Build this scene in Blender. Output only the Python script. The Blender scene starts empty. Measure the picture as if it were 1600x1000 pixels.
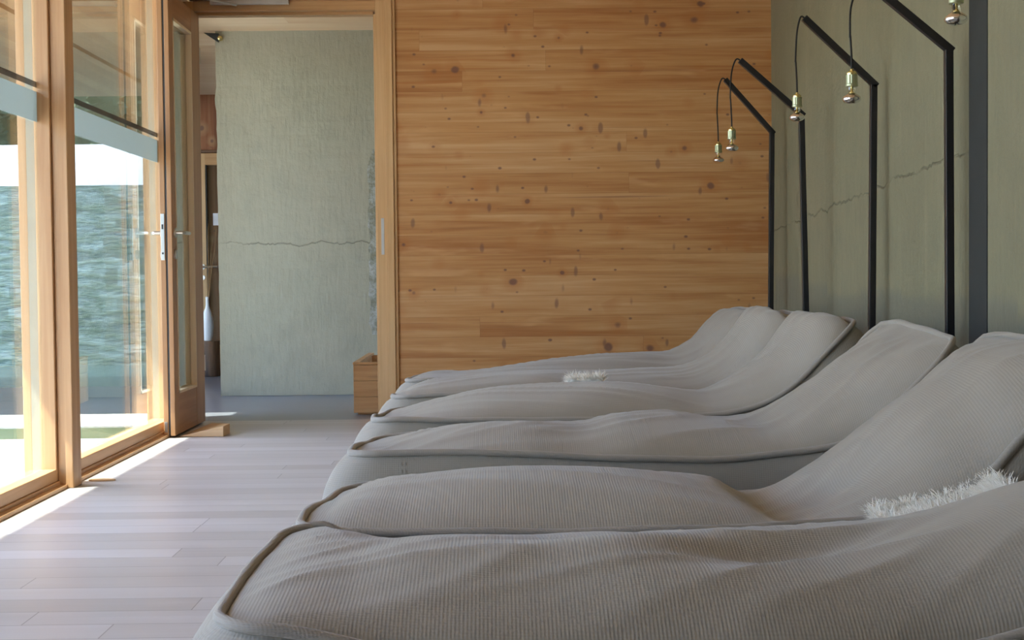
import bpy, bmesh, math, random
from mathutils import Vector, Matrix, noise

C = bpy.context.scene
COL = C.collection
PI = math.pi
random.seed(7)

# ------------------------------------------------------------------ camera
F, EYE, ROLL = 2200.0, 0.83, math.radians(0.6)
_d = Vector(((770-800)/F, (500-430)/F, -1)).normalized()          # world +Y in camera axes
_u = Vector((-math.sin(ROLL), math.cos(ROLL), 0)); _u = (_u - _d*_u.dot(_d)).normalized()
_x = _d.cross(_u)
cam_data = bpy.data.cameras.new('camera'); cam = bpy.data.objects.new('camera', cam_data)
COL.objects.link(cam); C.camera = cam
cam_data.sensor_width = 36; cam_data.lens = F/1600*36; cam_data.clip_start = 0.05; cam_data.clip_end = 300
cam.matrix_world = Matrix.Translation((0, 0, EYE)) @ Matrix((_x, _d, _u)).to_4x4()

def at(px, py, Y):
    """point of the room seen at a pixel of the photograph, at distance Y down the room"""
    r = Vector(((px-800)/F, (500-py)/F, -1))
    w = Vector((_x.dot(r), _d.dot(r), _u.dot(r)))
    w *= Y/w.y
    return Vector((w.x, w.y, w.z+EYE))

def proj(p):
    c = _x*p[0] + _d*p[1] + _u*(p[2]-EYE)
    return 800+F*c.x/-c.z, 500-F*c.y/-c.z

# ------------------------------------------------------------------ light
world = bpy.data.worlds.new('sky'); C.world = world; world.use_nodes = True
wn = world.node_tree; wn.nodes.clear()
wo = wn.nodes.new('ShaderNodeOutputWorld'); wb = wn.nodes.new('ShaderNodeBackground')
sk = wn.nodes.new('ShaderNodeTexSky'); sk.sky_type = 'NISHITA'; sk.sun_disc = False
sk.sun_elevation = math.radians(60); sk.sun_rotation = math.radians(270); sk.air_density = 1.0; sk.dust_density = 1.5
wt = wn.nodes.new('ShaderNodeMix'); wt.data_type = 'RGBA'; wt.blend_type = 'MULTIPLY'; wt.inputs[0].default_value = 1
wt.inputs[7].default_value = (.96, .96, 1.09, 1)
wn.links.new(sk.outputs[0], wt.inputs[6]); wn.links.new(wt.outputs[2], wb.inputs[0]); wn.links.new(wb.outputs[0], wo.inputs[0])
wb.inputs[1].default_value = 0.68
sl = bpy.data.lights.new('sun', 'SUN'); sl.energy = 9.0; sl.angle = math.radians(0.55); sl.color = (1, .95, .88)
sun = bpy.data.objects.new('sun', sl); COL.objects.link(sun)
SUN_TO = Vector((-0.50, -0.22, 0.866))
sun.rotation_euler = SUN_TO.to_track_quat('Z', 'Y').to_euler(); sun.location = (-8, 4, 12)
C.view_settings.view_transform = 'Standard'; C.view_settings.look = 'None'
C.view_settings.gamma = 1; C.view_settings.use_curve_mapping = False
C.view_settings.exposure = 0.78
C.cycles.use_denoising = True
C.cycles.max_bounces = 12; C.cycles.diffuse_bounces = 6; C.cycles.glossy_bounces = 6
C.cycles.transparent_max_bounces = 24; C.cycles.transmission_bounces = 8
C.cycles.sample_clamp_indirect = 8

# ------------------------------------------------------------------ node helpers
class NT:
    def __init__(s, name):
        s.m = bpy.data.materials.new(name); s.m.use_nodes = True
        s.t = s.m.node_tree; s.t.nodes.clear()
        s.out = s.t.nodes.new('ShaderNodeOutputMaterial')
    def n(s, typ, **kw):
        nd = s.t.nodes.new(typ)
        for k, v in kw.items(): setattr(nd, k, v)
        return nd
    def l(s, a, b): s.t.links.new(a, b)
    def put(s, sock, v):
        if v is None: return
        if hasattr(v, 'is_output') or isinstance(v, bpy.types.NodeSocket): s.l(v, sock)
        else: sock.default_value = v
    def math(s, op, a, b=None, c=None, clamp=False):
        nd = s.n('ShaderNodeMath', operation=op); nd.use_clamp = clamp
        s.put(nd.inputs[0], a)
        if b is not None: s.put(nd.inputs[1], b)
        if c is not None: s.put(nd.inputs[2], c)
        return nd.outputs[0]
    def mix(s, f, a, b, blend='MIX'):
        nd = s.n('ShaderNodeMix', data_type='RGBA', blend_type=blend)
        s.put(nd.inputs[0], f); s.put(nd.inputs[6], a); s.put(nd.inputs[7], b)
        return nd.outputs[2]
    def ramp(s, f, stops, interp='LINEAR'):
        nd = s.n('ShaderNodeValToRGB'); s.put(nd.inputs[0], f); e = nd.color_ramp.elements
        nd.color_ramp.interpolation = interp
        while len(e) < len(stops): e.new(0.5)
        for i, (p, c) in enumerate(stops):
            e[i].position = p; e[i].color = c if len(c) == 4 else (*c, 1)
        return nd.outputs[0]
    def rng(s, f, a, b, c=0.0, d=1.0, smooth=False):
        nd = s.n('ShaderNodeMapRange'); nd.clamp = True
        if smooth: nd.interpolation_type = 'SMOOTHSTEP'
        s.put(nd.inputs[0], f)
        for i, v in enumerate((a, b, c, d)): nd.inputs[i+1].default_value = v
        return nd.outputs[0]
    def coord(s, which='Object'): return s.n('ShaderNodeTexCoord').outputs[which]
    def map(s, v, scale=(1,1,1), loc=(0,0,0), rot=(0,0,0)):
        nd = s.n('ShaderNodeMapping'); s.put(nd.inputs[0], v)
        nd.inputs['Scale'].default_value = scale; nd.inputs['Location'].default_value = loc; nd.inputs['Rotation'].default_value = rot
        return nd.outputs[0]
    def noise(s, v, scale=1, detail=3, rough=.5, dist=0):
        nd = s.n('ShaderNodeTexNoise'); s.put(nd.inputs['Vector'], v)
        nd.inputs['Scale'].default_value = scale; nd.inputs['Detail'].default_value = detail
        nd.inputs['Roughness'].default_value = rough; nd.inputs['Distortion'].default_value = dist
        return nd.outputs[0]
    def vor(s, v, scale=1, feature='F1', rnd=1):
        nd = s.n('ShaderNodeTexVoronoi'); nd.feature = feature; s.put(nd.inputs['Vector'], v)
        nd.inputs['Scale'].default_value = scale; nd.inputs['Randomness'].default_value = rnd
        return nd
    def sep(s, v):
        nd = s.n('ShaderNodeSeparateXYZ'); s.put(nd.inputs[0], v); return nd.outputs
    def comb(s, x, y, z):
        nd = s.n('ShaderNodeCombineXYZ')
        for i, v in enumerate((x, y, z)): s.put(nd.inputs[i], v)
        return nd.outputs[0]
    def white(s, v, dim='3D'):
        nd = s.n('ShaderNodeTexWhiteNoise', noise_dimensions=dim)
        s.put(nd.inputs['W' if dim == '1D' else 'Vector'], v); return nd.outputs[0]
    def bump(s, h, strength=.3, dist=.01):
        nd = s.n('ShaderNodeBump'); s.put(nd.inputs['Height'], h)
        nd.inputs['Strength'].default_value = strength; nd.inputs['Distance'].default_value = dist
        return nd.outputs[0]
    def bsdf(s, col, rough=.5, metal=0, normal=None, **kw):
        nd = s.n('ShaderNodeBsdfPrincipled')
        s.put(nd.inputs['Base Color'], col if not isinstance(col, tuple) else (*col[:3], 1))
        s.put(nd.inputs['Roughness'], rough); nd.inputs['Metallic'].default_value = metal
        if normal is not None: s.l(normal, nd.inputs['Normal'])
        for k, v in kw.items(): nd.inputs[k].default_value = v
        s.l(nd.outputs[0], s.out.inputs[0]); return nd

def plain(name, col, rough=.5, metal=0, **kw):
    t = NT(name); c = t.coord()
    n = t.noise(c, 9, 3)
    cc = t.mix(t.rng(n, .3, .7), (*[v*.93 for v in col], 1), (*[min(1, v*1.05) for v in col], 1))
    t.bsdf(cc, rough, metal, **kw); return t.m

def planks(name, along, across, width, length, c_lo, c_mid, c_hi, rough, knots=0.0, seam=.6, spec=.5, tint=None, grain=1.0, coat=0.0, streak=(.5,.32,.16), vary=.22):
    """boards running along one axis, laid side by side on another"""
    t = NT(name); o = t.sep(t.coord())
    a, b = o['XYZ'.index(along)], o['XYZ'.index(across)]
    row = t.math('FLOOR', t.math('DIVIDE', b, width))
    rr = t.white(row, '1D')
    al = t.math('ADD', a, t.math('MULTIPLY', rr, 17.3))
    seg = t.math('FLOOR', t.math('DIVIDE', al, length))
    rnd = t.white(t.comb(row, seg, 0.0))
    rnd2 = t.white(t.comb(seg, row, 3.0))
    v = t.comb(t.math('ADD', al, t.math('MULTIPLY', rnd, 9.0)), b, t.math('MULTIPLY', rnd2, 7.0))
    n1 = t.noise(t.map(v, (1.1, 26, 1)), 1, 5, .6, .3)
    n2 = t.noise(t.map(v, (3, 130, 1)), 1, 2, .5)
    n3 = t.noise(t.map(v, (.7, 5, 1)), 1, 3, .5)
    f = t.math('ADD', t.math('MULTIPLY', n1, .55), t.math('MULTIPLY', n3, .45))
    if knots > .4: f = t.math('ADD', t.math('MULTIPLY', t.math('SUBTRACT', f, .5), 1.25), .5)
    f = t.math('ADD', f, t.math('MULTIPLY', t.math('SUBTRACT', rnd, .5), vary))
    f = t.math('ADD', f, t.math('MULTIPLY', t.math('SUBTRACT', n2, .5), .12*grain))
    col = t.ramp(f, [(.32, c_lo), (.5, c_mid), (.68, c_hi)])
    if knots > 0:
        # small dark branch knots, stretched across the board, and resin streaks
        kv = t.map(t.comb(a, b, 0.0), (6.6, 7.4, 1))
        wob = t.noise(t.comb(a, b, 0.0), 8, 2)
        vo = t.vor(kv, 1); 
        dist = t.math('ADD', vo.outputs['Distance'], t.math('MULTIPLY', t.math('SUBTRACT', wob, .5), .30))
        pick = t.sep(vo.outputs['Color'])
        big = t.rng(pick[1], 0, 1, .06, .21)
        k = t.math('SUBTRACT', 1.0, t.math('DIVIDE', dist, big), clamp=True)
        k = t.rng(k, 0, .55, 0, 1, True)
        k = t.math('MULTIPLY', k, t.math('GREATER_THAN', pick[0], 1-knots))
        halo = t.math('MULTIPLY', t.rng(t.math('DIVIDE', dist, big), .8, 3.2, 1, 0, True), t.math('GREATER_THAN', pick[0], 1-knots))
        kv2 = t.map(t.comb(a, b, 0.0), (12, 17, 1), (4.4, 2.2, 0)); vo2 = t.vor(kv2, 1)
        p2 = t.sep(vo2.outputs['Color'])
        k2 = t.math('MULTIPLY', t.rng(t.math('ADD', vo2.outputs['Distance'], t.math('MULTIPLY', t.math('SUBTRACT', wob, .5), .12)), .06, .17, 1, 0, True), t.math('GREATER_THAN', p2[1], .60))
        kv3 = t.map(t.comb(a, b, 0.0), (11, 4.6, 1), (1.4, 7.2, 0), (0, 0, .35)); vo3 = t.vor(kv3, 1)
        p3 = t.sep(vo3.outputs['Color'])
        k3 = t.math('MULTIPLY', t.rng(t.math('ADD', vo3.outputs['Distance'], t.math('MULTIPLY', t.math('SUBTRACT', wob, .5), .25)), .07, .17, .75, 0, True), t.math('GREATER_THAN', p3[2], .80))
        col = t.mix(t.math('MULTIPLY', halo, .45), col, (*streak, 1))
        st = t.noise(t.map(v, (.8, 46, 1), (3, 9, 0)), 1, 3, .6, .4)
        col = t.mix(t.rng(st, .60, .74, 0, .6, True), col, (*streak, 1))
        pale = t.noise(t.map(v, (2.2, 9, 1), (8, 1, 0)), 1, 3, .6)
        col = t.mix(t.rng(pale, .58, .75, 0, .45, True), col, (*[min(1, q*1.12) for q in c_hi], 1))
        dark = t.math('MAXIMUM', t.math('MAXIMUM', k, k2), k3)
        ln = t.noise(t.map(v, (.45, 60, 1), (5, 3, 0)), 1, 2, .4, .2)
        ln2 = t.noise(t.comb(a, b, 0.0), 1.7, 2)
        col = t.mix(t.math('MULTIPLY', t.rng(ln, .66, .74, 0, .55, True), t.rng(ln2, .42, .58)), col, (.24,.10,.055,1))
        col = t.mix(t.math('MULTIPLY', dark, .80), col, (.17, .085, .065, 1))
    fr = t.math('FRACT', t.math('DIVIDE', b, width))
    e1 = t.math('MULTIPLY', t.math('MINIMUM', fr, t.math('SUBTRACT', 1.0, fr)), width)
    fl = t.math('FRACT', t.math('DIVIDE', al, length))
    e2 = t.math('MULTIPLY', t.math('MINIMUM', fl, t.math('SUBTRACT', 1.0, fl)), length)
    gap = t.rng(t.math('MINIMUM', e1, e2), .0006, .0022, 1, 0)
    col = t.mix(t.math('MULTIPLY', gap, seam), col, (*[q*.35 for q in c_lo], 1))
    h = t.math('SUBTRACT', t.math('MULTIPLY', n2, .15 if grain == 1.0 else .03), gap)
    nd = t.bsdf(col, t.rng(n1, .3, .7, rough-.06, rough+.08), normal=t.bump(h, .10, .0015))
    nd.inputs['Specular IOR Level'].default_value = spec
    if coat: nd.inputs['Coat Weight'].default_value = coat; nd.inputs['Coat Roughness'].default_value = .25
    return t.m

def timber(name, along, c_lo, c_hi, rough=.42, knot=.0):
    """one piece of squared softwood, grain along an axis"""
    t = NT(name); co = t.coord()
    sc = {'X': (1.2, 38, 38), 'Y': (38, 1.2, 38), 'Z': (38, 38, 1.2)}[along]
    n1 = t.noise(t.map(co, sc), 1, 4, .6, .4)
    sc2 = tuple(q*.22 for q in sc)
    n2 = t.noise(t.map(co, sc2), 1, 3, .5, 1.0)
    col = t.mix(t.rng(t.math('ADD', t.math('MULTIPLY', n1, .6), t.math('MULTIPLY', n2, .4)), .35, .65), (*c_lo, 1), (*c_hi, 1))
    if knot:
        s3 = {'X': (2, 12, 12), 'Y': (12, 2, 12), 'Z': (12, 12, 2)}[along]
        vo = t.vor(t.map(co, s3, (.3, .7, .55)), 1); p = t.sep(vo.outputs['Color'])
        k = t.math('MULTIPLY', t.rng(vo.outputs['Distance'], .1, .25, 1, 0, True), t.math('GREATER_THAN', p[0], 1-knot))
        col = t.mix(t.math('MULTIPLY', k, .7), col, (.16, .07, .03, 1))
    t.bsdf(col, rough, normal=t.bump(n1, .12, .002)); return t.m

# ------------------------------------------------------------------ materials
M = {}
M['floor'] = planks('whitewashed larch boards', 'X', 'Y', .135, 2.1, (.44,.42,.41), (.50,.487,.487), (.56,.55,.56), .36, grain=.35, seam=.8, vary=.3, spec=.55)
M['pine_wall'] = planks('knotty spruce panel', 'X', 'Z', .118, 7.3, (.39,.165,.055), (.51,.265,.10), (.60,.36,.175), .5, knots=.66, seam=.22, spec=.3, streak=(.43,.165,.045), vary=.04)
M['pale_ceiling'] = planks('pale spruce ceiling', 'X', 'Y', .3, 4.0, (.74,.49,.28), (.82,.60,.38), (.88,.69,.48), .55, seam=.1, spec=.3)
M['red_wood'] = planks('reddish wall boards', 'Z', 'X', .2, 3.0, (.22,.075,.025), (.30,.11,.04), (.38,.16,.07), .5, knots=.25, seam=.4)
M['frame_z'] = timber('larch upright', 'Z', (.50,.27,.12), (.66,.42,.22), knot=.14)
M['frame_y'] = timber('larch rail', 'Y', (.48,.26,.12), (.64,.40,.21))
M['frame_x'] = timber('larch header', 'X', (.48,.26,.10), (.62,.37,.17))
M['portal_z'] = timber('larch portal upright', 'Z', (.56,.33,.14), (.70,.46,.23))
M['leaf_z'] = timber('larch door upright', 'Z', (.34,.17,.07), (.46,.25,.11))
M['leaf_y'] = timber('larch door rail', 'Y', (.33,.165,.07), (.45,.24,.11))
M['bead'] = timber('pale glazing bead', 'Z', (.72,.56,.36), (.82,.68,.48))
M['wedge'] = timber('spruce wedge', 'X', (.66,.40,.19), (.80,.56,.31))
M['box_wood'] = timber('pine crate wood', 'X', (.52,.27,.10), (.68,.40,.18), .5, knot=.3)
M['dark_wood'] = timber('dark brown board', 'X', (.12,.055,.025), (.2,.1,.045))
M['seal'] = plain('dark rubber seal', (.035,.035,.03), .5)
M['steel'] = plain('brushed steel', (.62,.62,.60), .28, 1)
M['alu'] = plain('satin aluminium', (.55,.56,.55), .4, .6)
M['spacer'] = plain('grey green window frame', (.34,.35,.28), .45)
M['black'] = plain('black powder coated steel', (.012,.012,.014), .38)
M['cable'] = plain('black textile cable', (.01,.01,.01), .7)
M['brass'] = plain('pale brass', (.80,.68,.30), .25, 1)
M['socketgreen'] = plain('aged nickel brass', (.42,.43,.27), .35, .8)
M['vase'] = plain('white glazed ceramic', (.80,.83,.84), .22)
M['twig'] = plain('dry twig', (.42,.24,.10), .7)
M['towel'] = plain('white towel', (.85,.86,.86), .9)
M['blanket'] = plain('dark grey blanket', (.04,.046,.055), .9)
M['paper'] = plain('white sign', (.75,.75,.78), .6)
M['steelcol'] = plain('dark grey steel column', (.034,.037,.035), .75, **{'Specular IOR Level': .25})
M['render'] = plain('white garden wall render', (.90,.90,.88), .8)
M['soffit'] = planks('overhang boards', 'Y', 'X', .14, 3.0, (.40,.22,.09), (.50,.29,.13), (.58,.37,.18), .55)

def concrete(name, base, dark, warm, marks=True, crack=None):
    t = NT(name); co = t.coord(); o = t.sep(co)
    n1 = t.noise(co, 1.1, 4, .55); n2 = t.noise(co, 6, 5, .6); n3 = t.noise(co, 45, 4, .6)
    col = t.mix(t.rng(n1, .35, .65), (*base, 1), (*warm, 1))
    col = t.mix(t.rng(n2, .45, .75, 0, .35), col, (*dark, 1))
    sp = t.noise(co, 90, 2); col = t.mix(t.rng(sp, .72, .8, 0, .25), col, (*dark, 1))
    h = t.math('ADD', t.math('MULTIPLY', n2, .5), t.math('MULTIPLY', n3, .25))
    if marks:   # shuttering board marks, upright
        y = t.math('ADD', o[1], t.math('MULTIPLY', n1, .03))
        brd = t.white(t.math('FLOOR', t.math('DIVIDE', y, .31)), '1D')
        col = t.mix(t.rng(brd, 0, 1, 0, .28), col, (*[q*.80 for q in warm], 1))
        streak = t.noise(t.map(co, (1, 9, .35)), 1, 4, .6)
        col = t.mix(t.rng(streak, .55, .75, 0, .35), col, (*[min(1, q*1.25) for q in warm], 1))
        # bluish window light painted in low down, with soft upper edges
        hi = t.math('ADD', o[2], t.math('MULTIPLY', t.white(t.math('FLOOR', t.math('DIVIDE', y, .62)), '1D'), .16))
        lowm = t.rng(hi, .80, .86, 1, 0, True)
        col = t.mix(t.math('MULTIPLY', lowm, .6), col, (base[0]*.80, base[1]*.82, base[2]*1.05, 1))
    if crack:
        ax, k0, k1, wob = crack
        a = o[ax]; z = o[2]
        w = t.math('MULTIPLY', t.math('SUBTRACT', t.noise(t.comb(a, 0.0, 0.0), 4.0, 5, .62), .5), wob)
        line = t.math('ADD', t.math('ADD', t.math('MULTIPLY', a, k1), k0), w)
        dd = t.math('ABSOLUTE', t.math('SUBTRACT', z, line))
        cr = t.math('MULTIPLY', t.rng(dd, .0015, .006, 1, 0), t.rng(t.noise(co, 5, 2), .38, .5, .15, 1))
        if ax == 1: cr = t.math('MULTIPLY', cr, t.math('GREATER_THAN', a, 4.75))
        col = t.mix(t.math('MULTIPLY', cr, .30), col, (*[q*.42 for q in dark], 1))
        h = t.math('SUBTRACT', h, t.math('MULTIPLY', cr, .6))
    fs = t.noise(t.map(co, (38, 38, 6)), 1, 3, .6)
    col = t.mix(t.rng(fs, .4, .7, 0, .18), col, (*dark, 1))
    h = t.math('ADD', h, t.math('MULTIPLY', fs, .35))
    t.bsdf(col, .72, normal=t.bump(h, .7, .014)); return t.m

# crack on the right-hand wall: passes (1215,335) .. (1480,240) in the photograph
_a, _b = at(1240, 330, 6.9), at(1470, 245, 4.95)
_k1 = (_b.z-_a.z)/(_b.y-_a.y)
M['conc_right'] = concrete('olive shuttered concrete', (.192,.182,.108), (.135,.125,.078), (.215,.195,.118), True, (1, _a.z-_k1*_a.y, _k1, .13))
_c = at(450, 380, 9.9)
M['conc_hall'] = concrete('pale green grey plaster', (.39,.385,.285), (.28,.28,.21), (.42,.40,.295), False, (0, _c.z, 0.0, .16))

t = NT('slate tiles'); co = t.coord(); o = t.sep(co)
n = t.noise(co, 3, 5, .6); n2 = t.noise(co, 30, 3)
tx = t.math('DIVIDE', t.math('ADD', o[0], 10.28), .62); ty = t.math('DIVIDE', t.math('ADD', o[1], 0.22), .9)
rn = t.white(t.comb(t.math('FLOOR', tx), t.math('FLOOR', ty), 0.0))
col = t.mix(t.math('ADD', t.math('MULTIPLY', n, .6), t.math('MULTIPLY', rn, .4)), (.17,.185,.215,1), (.28,.30,.335,1))
def _edge(v, w):
    f = t.math('FRACT', v); return t.math('MULTIPLY', t.math('MINIMUM', f, t.math('SUBTRACT', 1.0, f)), w)
g = t.rng(t.math('MINIMUM', _edge(tx, .62), _edge(ty, .9)), .0015, .003, 1, 0)
col = t.mix(t.math('MULTIPLY', g, .5), col, (.28,.29,.30,1))
t.bsdf(col, .30, normal=t.bump(n2, .1, .003)); M['slate'] = t.m

def fabric(name, base, brown):
    t = NT(name); uv = t.coord('UV'); u = t.sep(uv); co = t.coord()
    W = 2*PI/.0085
    a = t.math('SINE', t.math('MULTIPLY', t.math('ADD', u[0], u[1]), W*.72))
    b = t.math('SINE', t.math('MULTIPLY', t.math('SUBTRACT', u[0], u[1]), W*.72))
    wv = t.math('MULTIPLY', t.math('ADD', t.math('MULTIPLY', a, b), 1.0), .5)
    blot = t.noise(co, 2.6, 2, .5); blot2 = t.noise(co, 9, 3, .5)
    col = t.mix(t.rng(blot2, .3, .7, 0, .5), (*base, 1), (*[q*.9 for q in base], 1))
    col = t.mix(t.rng(blot, .60, .78, 0, .38, True), col, (*brown, 1))
    col = t.mix(t.math('MULTIPLY', wv, .30), (*[q*.72 for q in base], 1), col, 'MIX') if False else t.mix(t.rng(wv, 0, .6, .09, 0), col, (*[q*.45 for q in base], 1))
    nd = t.bsdf(col, .78, normal=t.bump(wv, .3, .002))
    nd.inputs['Sheen Weight'].default_value = .25; nd.inputs['Sheen Roughness'].default_value = .4
    nd.inputs['Specular IOR Level'].default_value = .35
    return t.m
M['fabric'] = fabric('grey taupe woven fabric', (.292,.268,.228), (.225,.165,.105))
M['piping'] = fabric('grey taupe piping cord', (.295,.27,.235), (.26,.23,.185))

def glass(name, tint=(.93,.97,.95), gain=1.0, rough=0.0):
    t = NT(name)
    g = t.n('ShaderNodeNewGeometry')
    dt = t.n('ShaderNodeVectorMath', operation='DOT_PRODUCT')
    t.l(g.outputs['Normal'], dt.inputs[0]); t.l(g.outputs['Incoming'], dt.inputs[1])
    c = t.math('ABSOLUTE', dt.outputs['Value'])
    p = t.math('POWER', t.math('SUBTRACT', 1.0, c, clamp=True), 5.0)
    r = t.math('ADD', t.math('MULTIPLY', p, .96*gain), .04*gain, clamp=True)
    tr = t.n('ShaderNodeBsdfTransparent'); tr.inputs[0].default_value = (*tint, 1)
    gl = t.n('ShaderNodeBsdfGlossy'); gl.inputs['Color'].default_value = (.95, .98, .96, 1); gl.inputs['Roughness'].default_value = rough
    mx = t.n('ShaderNodeMixShader'); t.l(r, mx.inputs[0]); t.l(tr.outputs[0], mx.inputs[1]); t.l(gl.outputs[0], mx.inputs[2])
    t.l(mx.outputs[0], t.out.inputs[0]); return t.m
M['glass'] = glass('window glass', gain=1.5)
M['bulb_glass'] = glass('clear bulb glass', (.96,.94,.88), 1.6)
t = NT('mirrored bulb'); t.bsdf((.86,.84,.84), .09, 1); M['mirror'] = t.m
t = NT('bulb with wood reflection'); t.bsdf((.80,.66,.56), .14, 1); M['wood_glint'] = t.m  # warm tint paints in the wood wall's reflection
t = NT('frosted film'); g = t.n('ShaderNodeBsdfTranslucent'); g.inputs[0].default_value = (.47,.53,.50,1)
d = t.n('ShaderNodeBsdfDiffuse'); d.inputs[0].default_value = (.55,.60,.57,1); tr = t.n('ShaderNodeBsdfTransparent')
m1 = t.n('ShaderNodeMixShader'); m1.inputs[0].default_value = .5; t.l(g.outputs[0], m1.inputs[1]); t.l(d.outputs[0], m1.inputs[2])
m2 = t.n('ShaderNodeMixShader'); m2.inputs[0].default_value = .9; t.l(tr.outputs[0], m2.inputs[1]); t.l(m1.outputs[0], m2.inputs[2])
t.l(m2.outputs[0], t.out.inputs[0]); M['frost'] = t.m
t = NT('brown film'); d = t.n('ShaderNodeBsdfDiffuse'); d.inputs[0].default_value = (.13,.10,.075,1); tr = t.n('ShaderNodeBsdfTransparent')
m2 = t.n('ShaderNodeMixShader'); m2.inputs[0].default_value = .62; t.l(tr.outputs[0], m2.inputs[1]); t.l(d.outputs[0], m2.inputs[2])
t.l(m2.outputs[0], t.out.inputs[0]); M['overlay'] = t.m

t = NT('pale terrace paving'); co = t.coord(); n = t.noise(co, 40, 4, .7); n2 = t.noise(co, 2, 3)
t.bsdf(t.mix(t.rng(n, .4, .62), (.50,.49,.46,1), (.74,.72,.68,1)), .8, normal=t.bump(n, .5, .01)); M['paving'] = t.m
t = NT('grass'); co = t.coord(); n = t.noise(co, 30, 4, .7)
t.bsdf(t.mix(n, (.05,.09,.05,1), (.13,.19,.10,1)), .9, normal=t.bump(n, .8, .03)); M['grass'] = t.m
t = NT('pond water'); co = t.coord(); n = t.noise(t.map(co, (1.2, 5, 1)), 2.5, 3, .5)
nd = t.bsdf((.05,.10,.11), .06, normal=t.bump(n, .5, .03)); nd.inputs['IOR'].default_value = 1.33; M['water'] = t.m
t = NT('dry stone'); co = t.coord(); o = t.sep(co)
row = t.math('FLOOR', t.math('DIVIDE', t.math('ADD', o[2], t.math('MULTIPLY', t.noise(co, 1.7, 3), .32)), .13))
v = t.comb(t.math('ADD', o[0], t.math('MULTIPLY', t.white(row, '1D'), 5.0)), row, 0.0)
br = t.vor(t.map(v, (1.9, 1, 1)), 1); bc = t.sep(br.outputs['Color'])
n = t.noise(t.map(co, (2, 2, 9)), 1.6, 4, .6)
col = t.mix(bc[0], (.10,.15,.14,1), (.26,.36,.35,1)); col = t.mix(t.rng(n, .4, .6, 0, .7), col, (.11,.17,.11,1))
fz = t.math('FRACT', t.math('DIVIDE', t.math('ADD', o[2], t.math('MULTIPLY', t.noise(co, 1.7, 3), .32)), .13))
jo = t.rng(fz, .0, .2, 1, 0); col = t.mix(t.math('MULTIPLY', jo, .12), col, (.05,.07,.065,1))
t.bsdf(col, .9, normal=t.bump(n, .6, .04)); M['stone'] = t.m
t = NT('leaves'); co = t.coord(); n = t.noise(co, 2.5, 3)
nd = t.bsdf(t.mix(n, (.035,.07,.03,1), (.12,.17,.08,1)), .6); M['leaves'] = t.m
M['bark'] = plain('bark', (.12,.09,.06), .9)
t = NT('sheepskin wool'); co = t.coord(); n = t.noise(co, 30, 2)
nd = t.bsdf(t.mix(n, (.80,.77,.70,1), (.95,.94,.90,1)), .7); nd.inputs['Sheen Weight'].default_value = .4; M['wool'] = t.m
t = NT('log wood'); co = t.coord(); n = t.noise(t.map(co, (14, 14, 2)), 1, 4, .6)
t.bsdf(t.mix(t.rng(n, .35, .65), (.045,.025,.015,1), (.22,.12,.06,1)), .7, normal=t.bump(n, .5, .02)); M['log'] = t.m
t = NT('log cut end'); co = t.coord(); o = t.sep(co)
rr = t.math('SQRT', t.math('ADD', t.math('POWER', o[0], 2.0), t.math('POWER', o[1], 2.0)))
w = t.math('SINE', t.math('MULTIPLY', t.math('ADD', rr, t.math('MULTIPLY', t.noise(co, 8, 2), .02)), 500.0))
t.bsdf(t.mix(t.rng(w, -1, 1), (.16,.09,.05,1), (.30,.19,.11,1)), .7); M['log_end'] = t.m

# ------------------------------------------------------------------ mesh helpers
def finish(name, bm, mat, parent=None, smooth=False, bevel=0, kind=None):
    bmesh.ops.recalc_face_normals(bm, faces=bm.faces)
    me = bpy.data.meshes.new(name); bm.to_mesh(me); bm.free()
    if mat: me.materials.append(mat)
    if smooth:
        for p in me.polygons: p.use_smooth = True
    o = bpy.data.objects.new(name, me); COL.objects.link(o)
    if parent: o.parent = parent
    if bevel:
        b = o.modifiers.new('bevel', 'BEVEL'); b.width = bevel; b.segments = 2; b.limit_method = 'ANGLE'
    if kind: o['kind'] = kind
    return o
def box(bm, x0, x1, y0, y1, z0, z1):
    vs = [bm.verts.new((x, y, z)) for z in (z0, z1) for y in (y0, y1) for x in (x0, x1)]
    for f in ((0,1,3,2), (4,6,7,5), (0,4,5,1), (2,3,7,6), (0,2,6,4), (1,5,7,3)): bm.faces.new([vs[i] for i in f])
    return vs
def mbox(name, x0, x1, y0, y1, z0, z1, mat, parent=None, bevel=0, kind=None):
    bm = bmesh.new(); box(bm, x0, x1, y0, y1, z0, z1); return finish(name, bm, mat, parent, bevel=bevel, kind=kind)
def lathe(bm, prof, seg=24, c=(0,0,0), cap=True):
    rings = []
    for r, z in prof:
        rings.append([bm.verts.new((c[0]+r*math.cos(2*PI*i/seg), c[1]+r*math.sin(2*PI*i/seg), c[2]+z)) for i in range(seg)])
    for a, b in zip(rings, rings[1:]):
        for i in range(seg): bm.faces.new((a[i], a[(i+1) % seg], b[(i+1) % seg], b[i]))
    if cap:
        bm.faces.new(rings[0]); bm.faces.new(rings[-1])
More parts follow.
